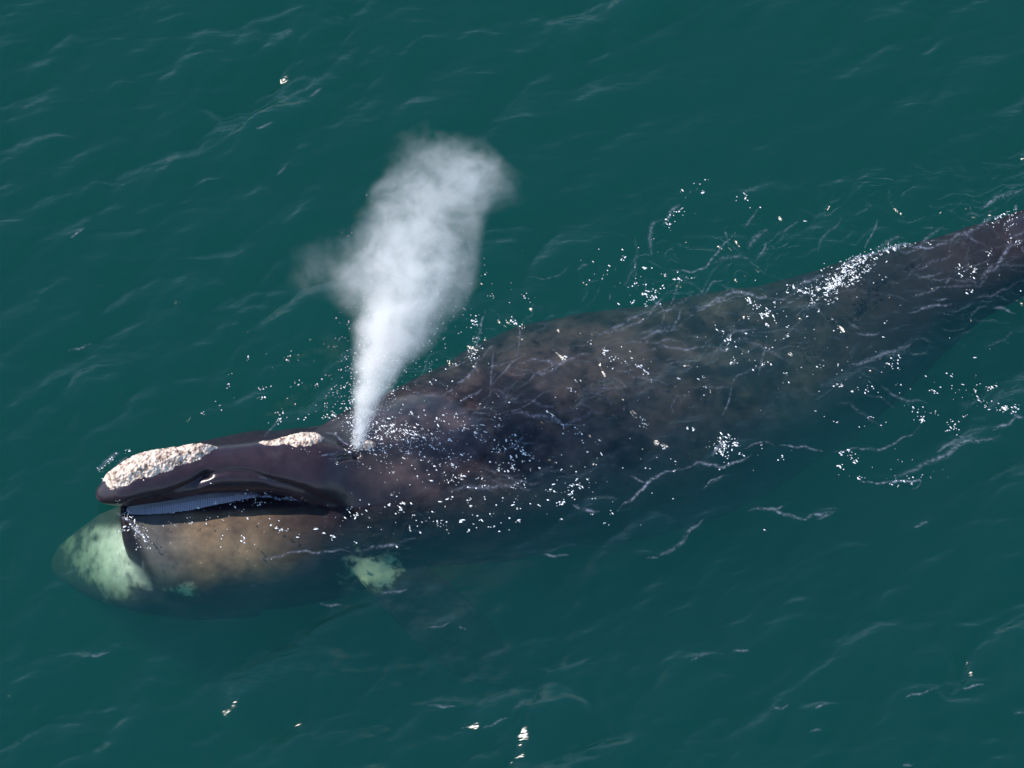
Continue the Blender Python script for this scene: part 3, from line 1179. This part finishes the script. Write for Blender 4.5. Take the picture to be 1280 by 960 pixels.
# (x, y, spread along, spread across, angle of the streak on the picture in degrees, how many, size in mm)
CL = [
    (500, 545, 60, 22, -10, 330, 6), (490, 540, 30, 10, -25, 160, 7), (560, 560, 60, 40, 0, 150, 6), (540, 500, 70, 25, -28, 130, 6),
    (505, 540, 16, 4, -20, 60, 8), (470, 570, 30, 18, 0, 90, 5),
    (585, 535, 12, 2, -40, 26, 9), (640, 570, 14, 12, 70, 70, 10), (650, 560, 12, 3, -40, 26, 9), (568, 592, 8, 12, 60, 34, 9),
    (620, 595, 60, 18, 0, 70, 8), (690, 520, 10, 2, -35, 14, 9), (725, 545, 8, 2, -60, 9, 9), (745, 460, 40, 20, 25, 26, 8),
    (765, 445, 20, 3, -35, 34, 9), (800, 455, 22, 3, -38, 24, 9), (845, 480, 40, 20, 0, 22, 8), (805, 530, 6, 2, -70, 16, 10),
    (840, 580, 7, 4, -60, 14, 9), (908, 560, 9, 7, 70, 70, 9), (925, 560, 24, 6, -12, 45, 9), (880, 555, 16, 2, -42, 14, 10),
    (905, 570, 10, 2, -42, 14, 10), (712, 615, 10, 8, 20, 40, 9), (760, 580, 30, 30, 0, 34, 8), (700, 600, 40, 16, 20, 34, 8),
    (620, 635, 60, 8, -8, 40, 9), (550, 655, 50, 8, 0, 50, 9), (510, 640, 30, 6, -25, 34, 10), (455, 645, 14, 14, 60, 26, 10),
    (420, 655, 40, 20, 0, 26, 8), (335, 655, 22, 5, -10, 18, 9), (300, 670, 60, 20, 0, 26, 8), (230, 650, 50, 5, 8, 70, 6),
    (165, 652, 14, 3, -50, 60, 7), (178, 672, 14, 3, -40, 44, 6), (300, 625, 18, 4, 0, 70, 6), (345, 622, 22, 1.2, -3, 26, 5),
    (1055, 345, 22, 6, 32, 330, 9), (1050, 352, 34, 12, 20, 150, 8), (1018, 360, 18, 6, 10, 60, 9), (1085, 322, 24, 1.5, 25, 70, 6), (1125, 308, 20, 1.2, 8, 50, 6),
    (948, 385, 16, 4, -40, 36, 10), (960, 392, 6, 2, -45, 14, 12), (1000, 400, 40, 14, 0, 34, 8), (900, 413, 8, 2, -40, 12, 10),
    (920, 430, 14, 30, 80, 16, 9), (935, 452, 18, 4, -35, 22, 9), (985, 420, 40, 20, 0, 24, 8), (1040, 440, 50, 25, 0, 24, 8),
    (1118, 450, 6, 6, 80, 20, 8), (1070, 480, 50, 14, -15, 24, 8), (1260, 272, 10, 4, 15, 60, 7), (1265, 300, 16, 14, 60, 26, 8), (1235, 315, 40, 8, 30, 26, 8), (1190, 345, 50, 30, 0, 18, 8),
    (810, 365, 10, 3, -50, 26, 10), (815, 372, 14, 4, 20, 34, 9), (838, 270, 14, 3, 65, 24, 7), (866, 237, 12, 4, 20, 14, 9), (850, 268, 10, 3, 0, 14, 7),
    (932, 245, 4, 2, -30, 8, 9), (950, 255, 26, 6, -20, 6, 9), (800, 330, 30, 14, 0, 22, 7), (862, 345, 10, 4, 0, 14, 9), (765, 350, 22, 8, -30, 16, 8),
    (840, 345, 10, 3, 0, 14, 7), (640, 400, 8, 2, -45, 12, 10), (670, 380, 8, 3, 0, 8, 8), (595, 415, 3, 20, 10, 40, 6), (592, 440, 4, 10, 0, 40, 6), (625, 360, 40, 14, 0, 14, 6),
    (1180, 485, 60, 14, -12, 44, 8), (1225, 495, 40, 8, -30, 34, 8), (1255, 508, 16, 4, -10, 40, 9), (1145, 515, 8, 4, -40, 24, 9), (1190, 535, 5, 5, 40, 20, 9), (1063, 569, 8, 3, -20, 26, 9), (1050, 585, 3, 3, 0, 8, 10),
    (1080, 520, 50, 30, 0, 34, 8), (1130, 590, 30, 10, 0, 24, 6), (1140, 600, 20, 2, 5, 24, 6), (1080, 600, 12, 2, -15, 10, 6),
    (325, 490, 24, 14, 0, 18, 8), (290, 500, 24, 4, 12, 14, 7), (250, 520, 24, 6, 20, 10, 7), (345, 525, 8, 6, 60, 16, 9), (400, 470, 26, 40, 80, 60, 5), (420, 500, 14, 14, 0, 50, 6),
    (415, 515, 10, 5, -30, 26, 7), (375, 515, 14, 6, 0, 14, 7), (140, 575, 14, 5, 30, 26, 6), (128, 590, 5, 5, 0, 14, 6), (956, 663, 1, 1, 0, 2, 10),
    (1000, 500, 60, 40, 0, 16, 8), (1200, 420, 60, 40, 0, 14, 8), (240, 590, 30, 14, 0, 8, 4),
]
pts, sz, ang = [], [], []
R = random.Random(4)
for cx, cy_, sa, sb, an, n, mm in CL:
    t = math.radians(an)
    n = int(n * 1.05)
    subs = [(R.gauss(0, sa), R.gauss(0, sb)) for _ in range(max(2, n // 7))]
    for _ in range(n):
        if R.random() < 0.6:
            su = R.choice(subs)
            u, v_ = su[0] + R.gauss(0, 2.4), su[1] + R.gauss(0, 1.6)
        else:
            u, v_ = R.gauss(0, sa), R.gauss(0, sb)
        x = cx + u * math.cos(t) + v_ * math.sin(t)
        y = cy_ - u * math.sin(t) + v_ * math.cos(t)
        if not (-60 < x < 1400):
            continue
        q = surf_pt(x, y)
        s = min(0.0105, mm / 1000 * math.exp(R.gauss(-0.45, 0.50)))
        pts.append((q.x, q.y, q.z + 0.3 * s))
        sz.append(s)
        ang.append(R.gauss(-0.85, 0.22) if R.random() < 0.6 else t * 1.2 + R.gauss(0, 0.35))  # most flecks share one slant, shaped like sun glints
me = drops_mesh("droplets_and_glints", pts, sz, ang)
o = bpy.data.objects.new("droplets_and_glints", me)
link(o)
tag(o, "white droplets, foam and flecks standing for sun glints scattered over the whale's back and wake", "droplets", "stuff")

# fine spray grains in the blow
pts, sz = [], []
for px, py, z, r, dn in BLOW_AXIS[:13]:
    c = P(px, py, z)
    n = int(260 if py > 380 else 120)
    for _ in range(n):
        g = Vector((R.gauss(0, 1), R.gauss(0, 1), R.gauss(0, 1))) * r * 0.55
        pts.append(tuple(c + g - BLOW_C))
        sz.append(R.uniform(0.0025, 0.006))
me = drops_mesh("spray_droplets", pts, sz)
o = bpy.data.objects.new("spray_droplets", me)
o["kind"] = "stuff"
link(o, blow)


# ---- threads of foam, and sky reflections painted as threads, on the water
def foam_sheen_mat():
    m, N, L = new_mat("thin_foam_and_sheen")
    out = N.new("ShaderNodeOutputMaterial")
    b = N.new("ShaderNodeBsdfDiffuse")
    b.inputs["Color"].default_value = (0.50, 0.54, 0.70, 1)
    tr = N.new("ShaderNodeBsdfTransparent")
    mx = N.new("ShaderNodeMixShader")
    at = N.new("ShaderNodeAttribute")
    at.attribute_name = "cover"
    tc = N.new("ShaderNodeTexCoord")
    nz = N.new("ShaderNodeTexNoise")
    nz.inputs["Scale"].default_value = 22.0
    nz.inputs["Detail"].default_value = 4.0
    L.new(tc.outputs["Object"], nz.inputs["Vector"])
    mr = N.new("ShaderNodeMapRange")
    mr.inputs["From Min"].default_value = 0.36
    mr.inputs["From Max"].default_value = 0.72
    L.new(nz.outputs[0], mr.inputs["Value"])
    f = math_node(N, L, 'MULTIPLY', at.outputs["Fac"], mr.outputs[0], True)
    L.new(f, mx.inputs[0])
    L.new(tr.outputs[0], mx.inputs[1])
    L.new(b.outputs[0], mx.inputs[2])
    L.new(mx.outputs[0], out.inputs[0])
    return m


# traced threads: points in the photograph, width in px, cover 0..1
TH = [
    ([(560, 492), (578, 478), (590, 466), (598, 450)], 4, .5), ([(573, 505), (590, 496), (603, 486)], 4, .45), ([(593, 440), (598, 425), (602, 400), (607, 388)], 3, .5),
    ([(648, 440), (650, 415), (645, 400), (634, 392)], 2.5, .4), ([(615, 480), (640, 455), (660, 440)], 3, .3),
    ([(620, 520), (650, 515), (690, 525), (705, 532), (720, 525), (750, 515)], 6, .35), ([(690, 517), (702, 530)], 3, .5),
    ([(630, 570), (645, 555), (655, 545), (650, 535)], 4, .4), ([(640, 560), (670, 555)], 3, .35), ([(560, 615), (590, 610), (630, 608), (665, 612)], 6, .3),
    ([(645, 455), (680, 450), (700, 455), (740, 440)], 4, .4), ([(640, 470), (680, 468), (710, 450)], 4, .25), ([(745, 425), (765, 410), (800, 395), (820, 385)], 5, .35),
    ([(760, 420), (790, 405), (810, 400)], 4, .3), ([(810, 400), (820, 380), (830, 370)], 4, .4), ([(800, 425), (830, 415), (850, 410)], 5, .3), ([(800, 440), (830, 435), (870, 436), (890, 433)], 4, .3),
    ([(840, 410), (850, 395), (850, 388)], 4, .3), ([(880, 380), (905, 370), (930, 367), (955, 372), (990, 380)], 4, .45), ([(870, 385), (920, 376)], 3, .3),
    ([(900, 435), (910, 420), (925, 415), (950, 410)], 4, .3), ([(850, 490), (838, 510), (843, 520)], 3, .4), ([(915, 485), (910, 505), (902, 520)], 3, .5), ([(905, 545), (895, 562), (890, 570)], 4, .5),
    ([(770, 640), (790, 625), (808, 605), (835, 590), (850, 585)], 4, .65), ([(808, 605), (795, 600), (787, 598)], 3, .4), ([(850, 588), (875, 580), (905, 583), (935, 575), (940, 568)], 4, .5), ([(880, 610), (888, 600), (905, 596)], 3, .4),
    ([(715, 632), (730, 637), (750, 640)], 4, .5), ([(605, 585), (640, 600), (675, 605)], 4, .25), ([(930, 560), (950, 552), (970, 560)], 3, .3), ([(975, 555), (1000, 560), (1030, 565)], 3, .5),
    ([(1040, 565), (1080, 562), (1110, 560), (1145, 540), (1150, 530)], 3, .4), ([(1075, 600), (1105, 606), (1140, 600), (1152, 600), (1150, 608), (1140, 615)], 3, .55),
    ([(1120, 595), (1150, 585), (1180, 570), (1200, 555), (1230, 550), (1250, 545)], 6, .4), ([(1170, 565), (1190, 553), (1215, 545)], 5, .4), ([(1240, 540), (1262, 530), (1270, 520)], 4, .4), ([(1262, 518), (1280, 522)], 4, .5),
    ([(1060, 460), (1090, 448), (1120, 440), (1140, 428)], 5, .4), ([(1070, 416), (1085, 418), (1100, 417)], 4, .4), ([(1060, 405), (1075, 410)], 4, .3), ([(1135, 392), (1150, 390), (1165, 382), (1190, 380)], 4, .55), ([(1165, 375), (1185, 373)], 3, .4), ([(1140, 370), (1160, 365), (1190, 358)], 4, .25),
    ([(1180, 358), (1195, 345)], 4, .3), ([(1240, 340), (1250, 325), (1260, 312), (1280, 300)], 5, .5), ([(1225, 350), (1245, 330)], 5, .25), ([(1205, 340), (1215, 335)], 4, .3),
    ([(1225, 262), (1250, 248), (1280, 235)], 6, .35), ([(1228, 262), (1242, 252)], 3, .4), ([(1080, 310), (1085, 300), (1095, 285), (1097, 277)], 3, .4), ([(1090, 313), (1115, 300), (1130, 298)], 6, .25),
    ([(1040, 338), (1075, 322), (1110, 312), (1130, 307), (1160, 310), (1190, 305)], 3.5, .7), ([(985, 358), (1015, 350), (1040, 345)], 5, .35), ([(1180, 305), (1210, 290), (1235, 275), (1262, 270)], 5, .3),
    ([(815, 320), (812, 300), (815, 280), (830, 275)], 5, .3), ([(830, 280), (840, 262), (850, 255)], 5, .4), ([(838, 338), (860, 342), (880, 335), (895, 320), (910, 300), (920, 290)], 3, .5), ([(905, 285), (910, 300)], 3, .3), ([(930, 285), (945, 265), (950, 260)], 3, .3),
    ([(935, 310), (945, 295), (960, 290)], 6, .35), ([(945, 328), (955, 312), (958, 302)], 4, .3), ([(970, 295), (1000, 275)], 3, .2), ([(890, 330), (920, 320), (935, 322)], 5, .25), ([(795, 345), (793, 325)], 3, .25), ([(722, 340), (735, 330)], 4, .3),
    ([(880, 370), (890, 355), (905, 350)], 3, .3), ([(762, 378), (763, 365)], 2.5, .2), ([(855, 375), (875, 368), (880, 360)], 3, .3),
    ([(935, 640), (965, 635), (985, 645), (1008, 652)], 4, .5), ([(1000, 652), (1025, 644), (1045, 638)], 4, .5), ([(820, 700), (850, 680), (870, 655)], 5, .35), ([(600, 450), (620, 430)], 3, .2),
    ([(285, 628), (305, 623), (340, 621), (372, 626), (395, 632)], 3.4, 1.6), ([(140, 640), (160, 650), (175, 668), (188, 680)], 4, .5), ([(450, 690), (480, 683), (520, 674)], 4, .45), ([(320, 700), (380, 690), (440, 690)], 3, .4),
    ([(330, 545), (345, 530), (355, 522)], 3, .3), ([(122, 588), (135, 575), (150, 568)], 6, .4), ([(130, 603), (140, 590), (160, 572)], 4, .4), ([(1270, 255), (1268, 270)], 4, .5), ([(1240, 385), (1270, 392)], 4, .4), ([(1100, 485), (1130, 500), (1160, 505)], 4, .25),
    ([(405, 541), (425, 549), (440, 560), (448, 568)], 2.5, .8), ([(398, 569), (415, 568), (425, 565)], 2.5, .8), ([(410, 577), (422, 573), (430, 569)], 2.5, .8), ([(322, 595), (340, 598), (355, 601)], 4, .4),  # the last thread paints a highlight on the rostrum skin
]
rt = random.Random(8)
for x_, y_, ln, an, st in WAVELETS:       # glint on the steepest crests, painted as a pale thread
    if st >= 0.8:
        ca, sa = math.cos(math.radians(an)) * ln * 0.3, math.sin(math.radians(an)) * ln * 0.3
        TH.append(([(x_ - ca, y_ + sa), (x_, y_ + 1), (x_ + ca, y_ - sa)], 3.4, 0.42 * st))
for _ in range(85):                      # many faint threads drawn out along the back and in the wake
    t_ = rt.random()
    x_ = 500 + 780 * t_
    y_ = 520 - 0.27 * (x_ - 500) + rt.gauss(10, 62 - 20 * t_)
    a_ = math.radians(rt.gauss(18, 26))
    tr_ = []
    for k in range(rt.randint(4, 8)):
        tr_.append((x_, y_))
        x_ += 11 * math.cos(a_)
        y_ -= 11 * math.sin(a_)
        a_ += rt.gauss(0, 0.28)
    TH.append((tr_, rt.uniform(2, 5), rt.uniform(0.06, 0.26)))
VV, FF, CC = [], [], []
for line, wd, cov in TH:
    l = np.array(line, float)
    seg = np.hypot(*(l[1:] - l[:-1]).T)
    s = np.concatenate([[0], np.cumsum(seg)])
    n = max(5, int(s[-1] / 3.0))
    tt = np.linspace(0, s[-1], n)
    # smooth curve with a little wander
    xs = np.interp(tt, s, l[:, 0])
    ys = np.interp(tt, s, l[:, 1])
    for _ in range(2):
        xs[1:-1] = (xs[:-2] + 2 * xs[1:-1] + xs[2:]) / 4
        ys[1:-1] = (ys[:-2] + 2 * ys[1:-1] + ys[2:]) / 4
    ph = R.uniform(0, 6)
    ys += 1.6 * np.sin(tt * 0.11 + ph) + 0.8 * np.sin(tt * 0.29 + ph * 2)
    dx, dy = np.gradient(xs), np.gradient(ys)
    dl = np.hypot(dx, dy) + 1e-6
    nx_, ny_ = -dy / dl, dx / dl
    base = len(VV)
    cross = (-2.2, -0.9, 0.0, 0.9, 2.2)
    for k in range(n):
        endf = math.sin(math.pi * min(max(k / (n - 1), 0.02), 0.98)) ** 0.6
        for c in cross:
            w_ = wd * 0.34 * (0.45 + 0.55 * endf)
            q = surf_pt(xs[k] + nx_[k] * c * w_, ys[k] + ny_[k] * c * w_)
            VV.append((q.x, q.y, q.z + 0.012))
            CC.append(0.72 * cov * endf * {0.0: 1.0, 0.9: 0.42, -0.9: 0.42, 2.2: 0.0, -2.2: 0.0}[c])
    for k in range(n - 1):
        for c in range(4):
            a = base + k * 5 + c
            FF.append((a, a + 1, a + 6, a + 5))
me = mesh_np("foam_and_sheen_streaks", VV, FF)
at = me.attributes.new("cover", 'FLOAT', 'POINT')
at.data.foreach_set("value", np.array(CC, np.float32))
me.materials.append(foam_sheen_mat())
o = bpy.data.objects.new("foam_and_sheen_streaks", me)
link(o)
tag(o, "thin bluish threads of foam and painted sky reflections curling on the water over and beside the whale", "foam", "stuff")
